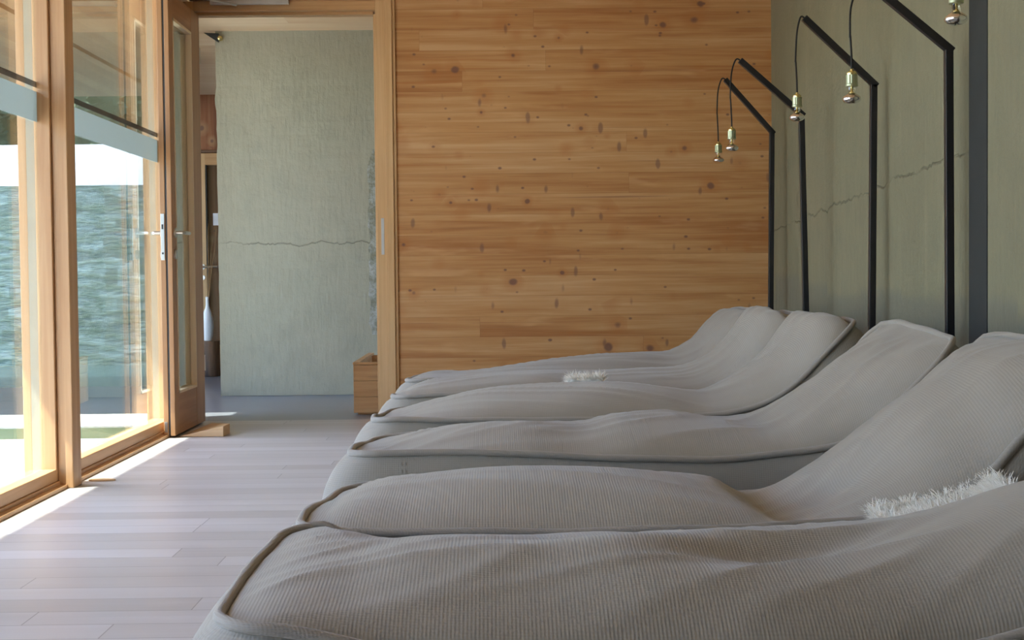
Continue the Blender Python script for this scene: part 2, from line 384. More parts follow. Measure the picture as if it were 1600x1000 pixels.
def tube(bm, pts, r, seg=8, closed=False, cap=True):
    pts = [Vector(p) for p in pts]; n = len(pts); rings = []
    ref = Vector((0, 0, 1)); prevn = None
    for i, p in enumerate(pts):
        if closed: t_ = (pts[(i+1) % n]-pts[i-1])
        else: t_ = pts[min(i+1, n-1)]-pts[max(i-1, 0)]
        t_.normalize()
        if prevn is None:
            a = t_.cross(ref)
            if a.length < .1: a = t_.cross(Vector((0, 1, 0)))
        else: a = prevn - t_*prevn.dot(t_)
        a.normalize(); prevn = a; b = t_.cross(a)
        rr = r(i/(n-1)) if callable(r) else r
        rings.append([bm.verts.new(p+a*rr*math.cos(2*PI*k/seg)+b*rr*math.sin(2*PI*k/seg)) for k in range(seg)])
    rng_ = range(n if closed else n-1)
    for i in rng_:
        A, B = rings[i], rings[(i+1) % n]
        for k in range(seg): bm.faces.new((A[k], A[(k+1) % seg], B[(k+1) % seg], B[k]))
    if cap and not closed: bm.faces.new(rings[0]); bm.faces.new(rings[-1])
def prism(bm, poly, axis_vec):
    a = [bm.verts.new(p) for p in poly]; b = [bm.verts.new(Vector(p)+Vector(axis_vec)) for p in poly]
    bm.faces.new(a); bm.faces.new(b)
    for i in range(len(a)): bm.faces.new((a[i], a[(i+1) % len(a)], b[(i+1) % len(a)], b[i]))
def empty(name, loc=(0,0,0), label=None, cat=None, group=None, kind=None):
    o = bpy.data.objects.new(name, None); COL.objects.link(o); o.location = loc; o.empty_display_size = .1
    return tag(o, label, cat, group, kind)
def tag(o, label=None, cat=None, group=None, kind=None):
    if label: o['label'] = label
    if cat: o['category'] = cat
    if group: o['group'] = group
    if kind: o['kind'] = kind
    return o
def shift(bm, loc):
    for v in bm.verts: v.co -= Vector(loc)

# ------------------------------------------------------------------ the setting
FY = 8.15           # face of the panelled end wall
XR = 1.62           # right-hand wall
XG = -1.79          # glass line
CEIL = 2.6
mbox('floor', -1.88, XR, -2.0, FY+.02, -.05, 0, M['floor'], kind='structure')
mbox('ceiling', -1.95, XR+.2, -2.2, FY, CEIL, CEIL+.1, M['pale_ceiling'], kind='structure')
mbox('wall_right', XR, XR+.25, -2.2, FY, -.05, CEIL, M['conc_right'], kind='structure')
mbox('wall_near', -1.95, XR, -2.2, -2.0, -.05, CEIL, M['conc_hall'], kind='structure')
# the end wall is built up round the doorway
PX0, PX1 = -1.70, -.66
PTOP = at(450, 23.5, FY+.045).z+.016
mbox('wall_far', PX1+.11, XR, FY, FY+.10, 0, CEIL, M['pine_wall'], kind='structure')
mbox('wall_far.001', PX0-.1, PX1+.11, FY, FY+.10, PTOP+.12, CEIL, M['pine_wall'], kind='structure')
# dark steel column let into the concrete
c0, c1 = at(1517, 300, 4.70), at(1544, 300, 4.50)
col_y0, col_y1 = XR*F/776.5, XR*F/748.0
h = (col_y1-col_y0)/2
cobj = mbox('steel_column', -.003, .03, -h, h, 0, CEIL, M['steelcol'], bevel=.001); cobj.location = (XR, (col_y0+col_y1)/2, 0)
tag(cobj, 'dark grey steel column set into the concrete wall right of the lamps', 'column')

# doorway frame
pf = empty('door_frame', (PX1, FY, 0), 'honey coloured larch frame of the doorway in the knotty wood wall', 'door frame')
def child_box(name, par, x0, x1, y0, y1, z0, z1, mat, bevel=.002):
    L = par.location; return mbox(name, x0-L.x, x1-L.x, y0-L.y, y1-L.y, z0-L.z, z1-L.z, mat, par, bevel)
child_box('jamb', pf, PX1, PX1+.055, FY-.012, FY+.12, 0, PTOP+.055, M['portal_z'])
child_box('casing', pf, PX1+.055, PX1+.095, FY-.026, FY+.0, 0, PTOP+.095, M['portal_z'])
child_box('edge_batten', pf, PX1+.095, PX1+.112, FY-.014, FY+.0, 0, PTOP+.12, M['portal_z'])
child_box('door_stop', pf, PX1-.016, PX1, FY+.045, FY+.12, 0, PTOP-.016, M['portal_z'])
child_box('header', pf, PX0, PX1, FY-.012, FY+.12, PTOP, PTOP+.055, M['frame_x'])
child_box('header_stop', pf, PX0, PX1-.016, FY+.045, FY+.12, PTOP-.016, PTOP, M['frame_x'])
child_box('header_casing', pf, PX0, PX1+.055, FY-.026, FY, PTOP+.055, PTOP+.125, M['frame_x'])
child_box('jamb', pf, PX0-.06, PX0, FY-.012, FY+.12, 0, PTOP+.055, M['portal_z'])
sp = child_box('strike_plate', pf, PX1+.020, PX1+.037, FY-.0135, FY-.0115, .955, 1.165, M['alu'])
tag(sp, 'long satin metal strike plate')

# hall beyond
HY = 9.9
A0, A1 = Vector((-1.93, 8.28)), Vector((-3.1, 13.3))     # line of the oblique hall glazing
HC = at(450, 48, HY).z                                   # hall ceiling
def hall_slab(name, z0, z1, mat, y0):
    bm = bmesh.new(); prism(bm, [(-1.87, y0, z0), (A0.x, A0.y, z0), (A1.x-.02, 13.45, z0), (2.1, 13.45, z0), (2.1, y0, z0)], (0, 0, z1-z0))
    return finish(name, bm, mat, kind='structure')
hall_slab('floor_hall', -.05, -.002, M['slate'], FY+.02)
hall_slab('ceiling_hall', HC, CEIL+.1, M['pale_ceiling'], FY+.1)
WL = at(340, 300, HY).x
# plaster wall with a slightly uneven left arris
bm = bmesh.new(); nx, nz = 60, 60
g = [[bm.verts.new((WL+(1.9-WL)*(i/nx)+ (0 if i else .012*noise.noise(Vector((0, 0, HC*j/nz*7)))), HY+.004*noise.noise(Vector((i*.4, 0, j*.5))), HC*j/nz)) for j in range(nz+1)] for i in range(nx+1)]
for i in range(nx):
    for j in range(nz): bm.faces.new((g[i][j], g[i+1][j], g[i+1][j+1], g[i][j+1]))
bk = [[bm.verts.new((x, HY+.3, z)) for z in (0, HC)] for x in (WL, 1.9)]
for j in range(nz):
    bm.faces.new([g[0][j+1], g[0][j]] + ([bk[0][0]] if j == 0 else []) + ([] if j else []) ) if False else None
bm.faces.new([bk[0][1], bk[0][0]] + [g[0][j] for j in range(nz+1)])
bm.faces.new([bk[1][0], bk[1][1]] + [g[nx][j] for j in range(nz, -1, -1)])
bm.faces.new([bk[0][0], bk[0][1], bk[1][1], bk[1][0]])
bm.faces.new([g[i][0] for i in range(nx+1)] + [bk[1][0], bk[0][0]])
bm.faces.new([g[i][nz] for i in range(nx, -1, -1)] + [bk[0][1], bk[1][1]])
finish('wall_hall', bm, M['conc_hall'], smooth=False, kind='structure')
# crumbling pale strip of old plaster near the doorway's right edge
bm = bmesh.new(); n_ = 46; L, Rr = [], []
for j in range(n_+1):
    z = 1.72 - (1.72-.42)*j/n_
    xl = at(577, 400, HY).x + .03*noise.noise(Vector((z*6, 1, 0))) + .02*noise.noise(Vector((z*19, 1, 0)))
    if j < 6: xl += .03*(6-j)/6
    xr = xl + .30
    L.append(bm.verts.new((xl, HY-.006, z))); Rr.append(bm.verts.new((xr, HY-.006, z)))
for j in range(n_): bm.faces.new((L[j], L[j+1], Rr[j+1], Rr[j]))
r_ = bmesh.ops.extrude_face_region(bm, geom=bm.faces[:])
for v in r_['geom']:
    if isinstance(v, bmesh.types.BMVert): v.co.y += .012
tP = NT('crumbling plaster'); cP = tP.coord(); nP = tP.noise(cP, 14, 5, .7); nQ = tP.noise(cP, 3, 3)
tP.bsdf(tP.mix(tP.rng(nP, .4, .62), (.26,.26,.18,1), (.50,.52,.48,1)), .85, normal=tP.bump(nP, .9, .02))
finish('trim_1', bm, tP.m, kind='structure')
mbox('wall_end', -3.12, 2.1, 13.3, 13.45, 0, HC, M['red_wood'], kind='structure')
mbox('wall_hall_right', 1.9, 2.1, HY, 13.4, 0, HC, M['conc_hall'], kind='structure')
w6 = empty('added_window', (0, 0, 0), kind='structure')  # unseen opening added so daylight lifts the hall ceiling
for y_ in (FY+.1, 9.0, HY-.1): mbox('mullion', 1.9, 2.0, y_, y_+.09, 0, HC, M['frame_z'], w6)
for y_ in (FY+.19, 9.09): mbox('pane', 1.94, 1.95, y_, y_+.72, .1, 2.5, M['glass'], w6)
mbox('wall_far.002', XR, 2.1, FY+.0, FY+.10, 0, CEIL, M['pine_wall'], kind='structure')

# glazing of the hall runs obliquely from the doorway corner
def obox(name, p, q, th, z0, z1, mat, parent=None, kind=None):
    p, q = Vector((*p, 0)), Vector((*q, 0)); d = (q-p).normalized(); nrm = Vector((-d.y, d.x, 0))*th/2
    bm = bmesh.new(); prism(bm, [p-nrm+Vector((0,0,z0)), q-nrm+Vector((0,0,z0)), q+nrm+Vector((0,0,z0)), p+nrm+Vector((0,0,z0))], (0, 0, z1-z0))
    return finish(name, bm, mat, parent, kind=kind)
wh = empty('window_4', (0,0,0), kind='structure')
for k in range(4):
    a, b = A0.lerp(A1, k/4), A0.lerp(A1, (k+1)/4)
    obox('mullion', a, a+(A1-A0).normalized()*.09, .12, 0, 2.45, M['frame_z'], wh)
    obox('pane', a+(A1-A0).normalized()*.09, b, .02, .08, 2.4, M['glass'], wh)
obox('sill', A0, A1, .12, 0, .08, M['frame_z'], wh)
obox('lintel', A0, A1, .14, 2.4, HC, M['frame_z'], wh)

# far door in the reddish end wall
pd = at(312, 238, 13.28); fd = empty('door_3', (pd.x-.9, 13.26, 0), kind='structure')
def fbox(n_, x0, x1, y0, y1, z0, z1, m, b=.002): return child_box(n_, fd, x0, x1, y0, y1, z0, z1, M[m], b)
xg = at(323, 300, 13.25).x; zt = at(318, 240, 13.25).z; zg = at(323, 258, 13.25).z; xk = at(322, 300, 13.25).x
X0 = xk-.12
fbox('stile', X0-.02, xk, 13.22, 13.29, .0, zt, 'portal_z')
fbox('top_rail', xk, xk+.8, 13.22, 13.29, zg, zt, 'frame_x')
fbox('stile', xk+.8, xk+.9, 13.22, 13.29, 0, zt, 'portal_z')
fbox('bottom_rail', xk, xk+.8, 13.22, 13.29, 0, .2, 'frame_x')
fbox('pane', xk, xk+.8, 13.25, 13.26, .2, zg, 'glass')
fbox('seal', xk, xk+.012, 13.225, 13.25, .2, zg, 'seal')
fbox('lintel_shadow_gap', X0-.6, xk+.95, 13.27, 13.29, zt+.01, zt+.035, 'dark_wood')
fbox('notice', at(326, 0, 13.2).x, at(326, 0, 13.2).x+.1, 13.235, 13.237, at(330, 352, 13.2).z, at(330, 333, 13.2).z, 'paper')
hz = at(316, 417, 13.2)
bm = bmesh.new(); Lc = fd.location
tube(bm, [Vector((hz.x, 13.22, hz.z))-Lc, Vector((hz.x, 13.17, hz.z))-Lc, Vector((hz.x+.15, 13.17, hz.z))-Lc], .011, 8)
for dz, rr in ((0, .025), (-.10, .022)):
    for k in range(1):
        tube(bm, [Vector((hz.x, 13.222, hz.z+dz))-Lc, Vector((hz.x, 13.21, hz.z+dz))-Lc], rr, 14)
finish('door_handle', bm, M['steel'], fd, smooth=False)

# ------------------------------------------------------------------ glazed wall on the left
XF0, XF1 = -1.80, -1.737      # sash depth
def window(name, y0, y1, stile0=.10, stile1=.10):
    w = empty(name, (0, 0, 0), kind='structure')
    mbox('sash_stile', XF0, XF1, y0, y0+stile0, .03, 2.42, M['frame_z'], w, .003)
    mbox('sash_stile', XF0, XF1, y1-stile1, y1, .03, 2.42, M['frame_z'], w, .003)
    mbox('bottom_rail', XF0, XF1, y0+stile0, y1-stile1, .03, .078, M['frame_y'], w, .003)
    mbox('top_rail', XF0, XF1, y0+stile0, y1-stile1, 2.33, 2.42, M['frame_y'], w, .003)
    a, b = y0+stile0, y1-stile1
    mbox('spacer', -1.832, XF0, b+.002, b+.03, .05, 2.36, M['spacer'], w)
    mbox('spacer', -1.832, XF0, a-.03, a-.002, .05, 2.36, M['spacer'], w)
    mbox('glass', XG-.003, XG+.003, a, b, .07, 2.335, M['glass'], w)
    z1, z0 = 1.568, 1.450
    mbox('frosted_band', XG+.0035, XG+.0045, a, b, z0, z1, M['frost'], w)
    mbox('brown_band', XG+.0035, XG+.0045, a, b, 1.584, 1.607, M['overlay'], w)  # translucent brown strip laid across the pane above the frosted one
    mbox('reveal', -1.866, -1.832, y0, y0+stile0-.003, -.02, 2.42, M['frame_z'], w, .003)
    mbox('reveal', -1.866, -1.832, y1-stile1+.003, y1, -.02, 2.42, M['frame_z'], w, .003)
    mbox('outer_sill', -1.90, XF0, y0+stile0, y1-stile1, -.02, .045, M['alu'], w, .002)
    mbox('floor_track', XF1, -1.700, y0, y1, 0, .016, M['frame_y'], w, .002)
    mbox('lower_rail', XF0, XF1+.008, y0, y1, 0, .03, M['frame_y'], w, .002)
    return w
PY0, PY1 = 5.60, 5.71
window('window_1', 3.45, 5.655, .1, .07)
window('window_2', 5.657, 7.70, .06, .125)
window('window_3', .5, 3.35)
mbox('wall_left', -1.96, -1.735, -2.0, .5, 0, 2.45, M['conc_hall'], kind='structure')
def post(name, y0, y1, x0=-1.736, mat='frame_z'):
    return mbox(name, x0, -1.675, y0, y1, 0, 2.45, M[mat], kind='structure', bevel=.004)
post('trim_2', PY0, PY1)
post('trim_3', 3.35, 3.45, -1.88)
mbox('trim_6', -1.88, -1.738, 7.70, 7.97, 0, 2.45, M['frame_z'], kind='structure', bevel=.004)
mbox('trim_7', -1.88, -1.765, 7.97, 8.3, 0, 2.45, M['frame_z'], kind='structure', bevel=.004)
mbox('trim_8', -1.90, -1.70, -2.0, FY-.02, 2.45, CEIL, M['frame_y'], kind='structure')
# roof overhang outside, plus added slabs that block the sun
mbox('shade_slab.001', -3.6, -3.14, 8.06, 13.6, CEIL-.02, CEIL+.22, M['soffit'], kind='structure')  # added slab, trims the sun spot on the hall floor
mbox('shade_slab', -7.5, -3.6, 8.44, 13.6, CEIL-.02, CEIL+.22, M['soffit'], kind='structure')  # added slab, keeps sun off the ground past the paving strip
mbox('ceiling_overhang', -3.085, -1.95, -3.0, 13.6, CEIL-.02, CEIL+.22, M['soffit'], kind='structure')
mbox('roof', -3.1, 2.4, -3.0, 13.6, CEIL+.22, CEIL+.3, M['steelcol'], kind='structure')

# ------------------------------------------------------------------ the open door leaf
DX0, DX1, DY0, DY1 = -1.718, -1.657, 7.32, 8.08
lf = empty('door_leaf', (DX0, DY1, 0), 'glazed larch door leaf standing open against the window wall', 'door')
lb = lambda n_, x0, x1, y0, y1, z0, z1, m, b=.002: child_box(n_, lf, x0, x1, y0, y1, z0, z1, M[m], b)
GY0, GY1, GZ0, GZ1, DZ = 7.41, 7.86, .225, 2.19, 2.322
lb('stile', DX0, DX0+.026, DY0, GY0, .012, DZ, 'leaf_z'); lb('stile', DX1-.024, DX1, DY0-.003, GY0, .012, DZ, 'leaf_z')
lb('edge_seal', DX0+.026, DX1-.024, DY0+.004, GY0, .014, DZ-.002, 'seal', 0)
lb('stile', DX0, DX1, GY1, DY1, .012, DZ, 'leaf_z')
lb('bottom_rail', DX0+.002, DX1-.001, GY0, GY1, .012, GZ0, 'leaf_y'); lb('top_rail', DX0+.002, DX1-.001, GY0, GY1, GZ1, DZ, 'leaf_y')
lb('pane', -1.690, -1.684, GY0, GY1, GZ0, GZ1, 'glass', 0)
for xa, xb in ((-1.684, DX1+.003), (DX0-.003, -1.690)):
    bm = bmesh.new()
    for a in ((xa, xb, GY0, GY1, GZ0, GZ0+.014), (xa, xb, GY0, GY1, GZ1-.014, GZ1), (xa, xb, GY0, GY0+.012, GZ0, GZ1), (xa, xb, GY1-.012, GY1, GZ0, GZ1)):
        box(bm, *a)
    shift(bm, lf.location); tag(finish('glazing_bead', bm, M['bead'], lf), 'pale glazing bead')
lp = lb('lock_plate', DX0+.003, DX0+.022, DY0-.004, DY0-.0005, .925, 1.165, 'steel', .001); tag(lp, 'long steel lock faceplate')
for nm, z0, z1 in (('latch', 1.085, 1.11), ('screw', .955, .965)):
    bm = bmesh.new(); box(bm, DX0+.008, DX0+.017, DY0-.0048, DY0-.0038, z0, z1)
    shift(bm, lf.location); o = finish(nm, bm, M['seal'], lf); o.parent = lp
lp2 = lb('bolt_plate', DX0+.006, DX0+.02, DY0-.004, DY0-.0005, .03, .085, 'steel', .001)
for sx, xf in ((1, DX1), (-1, DX0)):
    bm = bmesh.new(); hy = 7.375; z = 1.068; X = xf+sx*.05
    tube(bm, [(xf, hy, z), (xf+sx*.042, hy, z), (X, hy+.008, z), (X, hy+.05, z), (X, hy+.125, z)], .0095, 10)
    tube(bm, [(xf, hy, z), (xf+sx*.009, hy, z)], .026, 20)
    shift(bm, lf.location); hd = finish('door_handle', bm, M['steel'], lf, smooth=False); tag(hd, 'steel lever handle')
    bm = bmesh.new(); tube(bm, [(xf, hy, .955), (xf+sx*.009, hy, .955)], .025, 20)
    shift(bm, lf.location); finish('keyhole_rosette', bm, M['steel'], lf)
for z in (.3, 2.05):
    bm = bmesh.new(); tube(bm, [(DX1-.004, DY1+.008, z), (DX1-.004, DY1+.008, z+.09)], .008, 10)
    shift(bm, lf.location); finish('hinge', bm, M['steel'], lf)

# closer rail over the doorway, its arm reaching the open leaf
dc = empty('door_closer', (-1.4, FY-.03, 2.4), 'silver door closer rail with arm over the open doorway', 'door closer')
zc = at(400, 4, FY-.04).z
xa_, xb_ = at(328, 4, 8.1).x, at(451, 4, 8.1).x
child_box('mounting_board', dc, xa_-.12, xb_+.006, FY-.045, FY-.026, zc+.012, zc+.06, M['dark_wood'])
child_box('slide_rail', dc, xa_, xb_, FY-.06, FY-.03, zc-.012, zc+.012, M['alu'])
bm = bmesh.new(); tube(bm, [(-1.655, 7.75, zc-.045), (-1.62, 7.8, zc-.02), (xa_+.15, FY-.06, zc-.016)], .008, 8)
shift(bm, dc.location); finish('arm', bm, M['alu'], dc)

# wedges on the floor
bm = bmesh.new()
wa, wb_ = at(349, 684, 7.36), at(290, 684, 7.36)
pl = ((-1.64, 7.36, .006), (wa.x, 7.36, .055), (wa.x+.008, 7.50, .055), (-1.60, 7.98, .010))
lo = [bm.verts.new((p[0], p[1], .001)) for p in pl]; hi = [bm.verts.new(p) for p in pl]
bm.faces.new(lo); bm.faces.new(hi)
for k in range(4): bm.faces.new((lo[k], lo[(k+1) % 4], hi[(k+1) % 4], hi[k]))
shift(bm, (wa.x, 7.36, 0)); o = finish('door_wedge', bm, M['wedge'], bevel=.002); o.location = (wa.x, 7.36, 0)
tag(o, 'broad pale wooden wedge on the floor holding the glazed door open', 'door wedge')
bm = bmesh.new(); c = at(151, 746, 5.72); c.z = 0
pts = []
for k in range(24):
    a = 2*PI*k/24; pts.append((c.x+.055*math.cos(a), 5.80+.026*math.sin(a)*(1-.3*math.cos(a)), .0005))
prism(bm, pts, (0, 0, .006)); shift(bm, (c.x, 5.80, 0)); o = finish('floor_disc', bm, M['wedge'], bevel=.001); o.location = (c.x, 5.80, 0)
tag(o, 'small thin wooden disc lying on the floor at the foot of the post', 'wood disc')

# ------------------------------------------------------------------ things in the hall
cb = at(553, 650, 8.44); by0 = 8.44; bx0 = cb.x; zb = at(553, 570, by0).z
bx1, by1 = bx0+.62, 9.5
cr = empty('wooden_crate', ((bx0+bx1)/2, (by0+by1)/2, 0), 'open knotty pine crate of towels behind the door frame, against the plaster wall', 'crate')
for k in range(3):
    z0 = .012+(zb-.012)*k/3; z1 = .012+(zb-.012)*(k+1)/3-.0015
    child_box('front_board', cr, bx0, bx1, by0, by0+.022, z0, z1, M['box_wood'])
    child_box('back_board', cr, bx0, bx1, by1-.022, by1, z0, z1, M['box_wood'])
    child_box('side_board', cr, bx0, bx0+.022, by0+.022, by1-.022, z0, z1, M['box_wood'])
    child_box('side_board', cr, bx1-.022, bx1, by0+.022, by1-.022, z0, z1, M['box_wood'])
child_box('rim', cr, bx0-.003, bx0+.035, by0-.003, by1+.003, zb, zb+.014, M['box_wood'])
child_box('rim', cr, bx0+.035, bx1, by0-.003, by0+.032, zb, zb+.014, M['box_wood'])
child_box('divider', cr, bx0+.035, bx1-.022, 9.0, 9.02, .02, zb-.05, M['box_wood'])
child_box('bottom', cr, bx0+.022, bx1-.022, by0+.022, by1-.022, .0, .012, M['box_wood'])
def cloth(name, x0, x1, y0, y1, z0, z1, mat, amp, label, cat, seed):
    bm = bmesh.new(); n_ = 18; g = []
    for i in range(n_+1):
        row = []
        for j in range(n_+1):
            u, v = i/n_*2-1, j/n_*2-1
            hgt = (1-abs(u)**4)*(1-abs(v)**4)
            row.append(bm.verts.new((x0+(x1-x0)*i/n_, y0+(y1-y0)*j/n_, z0+(z1-z0)*hgt**.5+amp*noise.noise(Vector((i*.35+seed, j*.35, 0)))*hgt)))
        g.append(row)
    for i in range(n_):
        for j in range(n_): bm.faces.new((g[i][j], g[i+1][j], g[i+1][j+1], g[i][j+1]))
    b0 = [bm.verts.new((x, y, z0-.01)) for x, y in ((x0, y0), (x1, y0), (x1, y1), (x0, y1))]
    bm.faces.new(b0)
    ring = [g[i][0] for i in range(n_+1)]
    bm.faces.new([b0[0], b0[1]]+[g[i][0] for i in range(n_, -1, -1)])
    bm.faces.new([b0[1], b0[2]]+[g[n_][j] for j in range(n_, -1, -1)])
    bm.faces.new([b0[2], b0[3]]+[g[i][n_] for i in range(0, n_+1)])
    bm.faces.new([b0[3], b0[0]]+[g[0][j] for j in range(0, n_+1)])
    c = Vector(((x0+x1)/2, (y0+y1)/2, z0-.01)); shift(bm, c)
    o = finish(name, bm, mat, smooth=True); o.location = c
    m = o.modifiers.new('edge', 'EDGE_SPLIT'); m.split_angle = 1.0
    tag(o, label, cat)
cloth('blanket', bx0+.04, bx1-.03, by0+.04, 8.98, .024, zb+.028, M['blanket'], .03, 'dark grey folded blanket lying inside the pine crate', 'blanket', 1)
cloth('towel', bx0+.13, bx1-.03, 9.04, by1-.04, .024, zb+.065, M['towel'], .02, 'white folded towel lying at the back of the pine crate', 'towel', 5)

# steel bracket at the top of the plaster wall
pA, pB, pC = at(318, 51, HY-.03), at(341, 52, HY-.03), at(341, 66, HY-.03)
bm = bmesh.new(); prism(bm, [pA, pB, pC], (0, .02, 0)); ctr = (pA+pB)/2
shift(bm, ctr); sb = empty('wall_bracket', ctr, 'grey triangular steel bracket under the ceiling at the plaster wall edge', 'bracket')
finish('plate', bm, M['steelcol'], sb)
bm = bmesh.new(); q = at(343, 60, HY-.01); lathe(bm, [(.0, -.02), (.02, -.015), (.024, 0), (.02, .015), (0, .02)], 12, q-ctr, cap=False); finish('knob', bm, M['brass'], sb, smooth=True)

# log, vase, twigs at the end of the hall
lc = at(329, 583, 11.9); lc.z = 0
LOGY = 11.95; lx = at(329.5, 560, LOGY).x; lr = .078; lh = at(329, 534, LOGY-.05).z+.004
lg = empty('log_stool', (lx, LOGY, 0), 'dark split log block on the slate floor carrying the white vase', 'log stool')
bm = bmesh.new(); seg = 40
pr = []
rings = []
for z in [0, .05, lh*.5, lh-.02, lh]:
    rings.append([bm.verts.new(((lr+.006*noise.noise(Vector((math.cos(2*PI*i/seg)*3, math.sin(2*PI*i/seg)*3, z*2)))*1.6)*math.cos(2*PI*i/seg), (lr+.004)*math.sin(2*PI*i/seg), z)) for i in range(seg)])
for a, b in zip(rings, rings[1:]):
    for i in range(seg): bm.faces.new((a[i], a[(i+1) % seg], b[(i+1) % seg], b[i]))
bm.faces.new(rings[0]); bm.faces.new(rings[-1]); finish('trunk', bm, M['log'], lg)
bm = bmesh.new(); lathe(bm, [(lr-.004, lh-.001), (lr-.004, lh+.002)], 40); finish('cut_end', bm, M['log_end'], lg)
vb = at(325, 533, LOGY-.02); vh = .375
bm = bmesh.new(); vx = at(324.5, 500, LOGY).x
prof = [(.0, .0), (.030, .0), (.036, .006), (.044, .05), (.0495, .11), (.0495, .16), (.044, .20), (.032, .245), (.020, .275), (.0145, .30), (.0135, .35), (.0155, .373), (.0115, .373), (.0095, .35), (.009, .28), (.0, .27)]
lathe(bm, prof, 32, cap=False); vs_ = finish('vase', bm, M['vase'], smooth=True); vs_.location = (vx, LOGY, lh+.002)
tag(vs_, 'slender white ceramic bottle vase on the log block', 'vase')
for k, (px, py) in enumerate(((326, 350), (333, 372), (338, 352), (331, 395))):
    e = at(px, py, LOGY); base = Vector((vx+(-.0045, -.0015, .0045, .0015)[k], LOGY+(.002, -.002, -.002, .003)[k], lh+.282))
    bm = bmesh.new(); m_ = 12; pts = []
    for i in range(m_+1):
        s = i/m_; p = base.lerp(e, s); p.x += .010*math.sin(s*5+k*2)*s; p.y += .06*s*s*s*(.6, -.8, -.3, 1.0)[k]
        pts.append(p-base)
    tube(bm, pts, lambda s: .0032*(1-.5*s), 6); o = finish('dry_twig', bm, M['twig'], smooth=True); o.location = base
    tag(o, ['long wavy dry twig standing upright in the white vase', 'short dry twig leaning right in the white vase', 'long dry twig leaning furthest right in the white vase', 'shortest dry twig in the white vase'][k], 'twig', 'dry twigs in the vase')

# ------------------------------------------------------------------ lamps over the loungers
def lamp(pole_px, Y, elbow, tip, bulb, bottom_px=None, label=''):
    """elbow, tip, bulb: pixels; the lamp stands at distance Y"""
    E, T, B = at(*elbow, Y), at(*tip, Y), at(*bulb, Y)      # B = centre of the widest part of the bulb
    foot = at(bottom_px if bottom_px else elbow[0], 520, Y)
    k = (0-E.z)/(foot.z-E.z); foot = E.lerp(foot, k)
    g = empty('reading_lamp', (foot.x, Y, 0), label, 'lamp', 'reading lamps behind the loungers')
    L = g.location; s = .0135
    def bar(name, a, b, ext_a=0, ext_b=0):
        a, b = Vector(a), Vector(b); d = (b-a).normalized(); a -= d*ext_a; b += d*ext_b
        n1 = d.cross(Vector((0, 1, 0))).normalized()*s; n2 = Vector((0, 1, 0))*s
        bm = bmesh.new(); prism(bm, [a+n1+n2-L, a+n1-n2-L, a-n1-n2-L, a-n1+n2-L], b-a)
        return finish(name, bm, M['black'], g, bevel=.0025)
    bar('pole', foot, E, 0, -.002)
    bar('arm', E, T, .016, 0)
    bm = bmesh.new(); lathe(bm, [(.06, 0), (.06, .006), (.02, .008)], 24); finish('base_plate', bm, M['black'], g)
    # cord: leaves the arm tip, turns over and hangs straight
    top = B.z+.098
    d = (T-E).normalized(); pts = []
    p0 = T - d*.02; hang = Vector((B.x, Y, top))
    kx = T.x-B.x
    ctrl = [p0, T+Vector((-kx*.30, 0, .006)), T+Vector((-kx*.72, 0, -.018)), T+Vector((-kx*1.04, 0, -.075)), Vector((B.x-.006, Y, T.z-.17)), Vector((B.x-.005, Y, (T.z+top)/2-.03)), Vector((B.x-.001, Y, top+.05)), hang]
    for i in range(len(ctrl)-1):
        a0 = ctrl[max(i-1, 0)]; a1 = ctrl[i]; a2 = ctrl[i+1]; a3 = ctrl[min(i+2, len(ctrl)-1)]
        for q in range(8):
            t_ = q/8; t2, t3 = t_*t_, t_**3
            pts.append(.5*((2*a1)+(-a0+a2)*t_+(2*a0-5*a1+4*a2-a3)*t2+(-a0+3*a1-3*a2+a3)*t3)-L)
    pts.append(hang-L)
    bm = bmesh.new(); tube(bm, pts, .0036, 8); finish('cord', bm, M['cable'], g, smooth=True)
    c = Vector((B.x, Y, B.z))-L
    bm = bmesh.new(); seg = 28; rings = []
    for z, r in ((.040, .0185), (.042, .0205), (.048, .0205), (.050, .0195), (.080, .0195)):
        rings.append([bm.verts.new((c.x+(r-(.0009 if i % 2 and r == .0195 else 0))*math.cos(2*PI*i/seg), c.y+(r-(.0009 if i % 2 and r == .0195 else 0))*math.sin(2*PI*i/seg), c.z+z)) for i in range(seg)])
    for a, b in zip(rings, rings[1:]):
        for i in range(seg): bm.faces.new((a[i], a[(i+1) % seg], b[(i+1) % seg], b[i]))
    bm.faces.new(rings[0]); bm.faces.new(rings[-1])
    so = finish('socket', bm, M['socketgreen'], g)
    bm = bmesh.new(); lathe(bm, [(.0175, .080), (.0175, .086), (.012, .092), (.006, .094), (.005, .100)], 24, c); cp = finish('cap', bm, M['brass'], g, smooth=False); cp.parent = so
    bu = bpy.data.objects.new('bulb', None)
    bm = bmesh.new(); lathe(bm, [(.0125, .042), (.0125, .022), (.0140, .016)], 24, c, cap=False); bu = finish('bulb', bm, M['bulb_glass'], g, smooth=True); tag(bu, 'clear necked mirrored bulb')
    bm = bmesh.new(); lathe(bm, [(.005, .042), (.004, .026), (.0085, .020), (.0085, .016), (.0, .016)], 16, c, cap=False); x = finish('filament_stem', bm, M['brass'], g, smooth=True); x.parent = bu
    bm = bmesh.new(); lathe(bm, [(.0140, .0165), (.0220, .0115), (.0285, .0060), (.0305, .0020)], 28, c, cap=False); x = finish('wood_glint_shoulder', bm, M['wood_glint'], g, smooth=True); x.parent = bu
    bm = bmesh.new(); lathe(bm, [(.0305, .0020), (.0315, -.0015), (.0300, -.0065), (.025, -.0115), (.016, -.0155), (.006, -.017), (.0, -.0172)], 28, c, cap=False); x = finish('mirrored_dome', bm, M['mirror'], g, smooth=True); x.parent = bu
    return g
lamp(1205, 7.72, (1206, 206), (1133, 124), (1122.5, 250), 1204, 'black angled reading lamp standing in the corner of the wood and concrete walls')
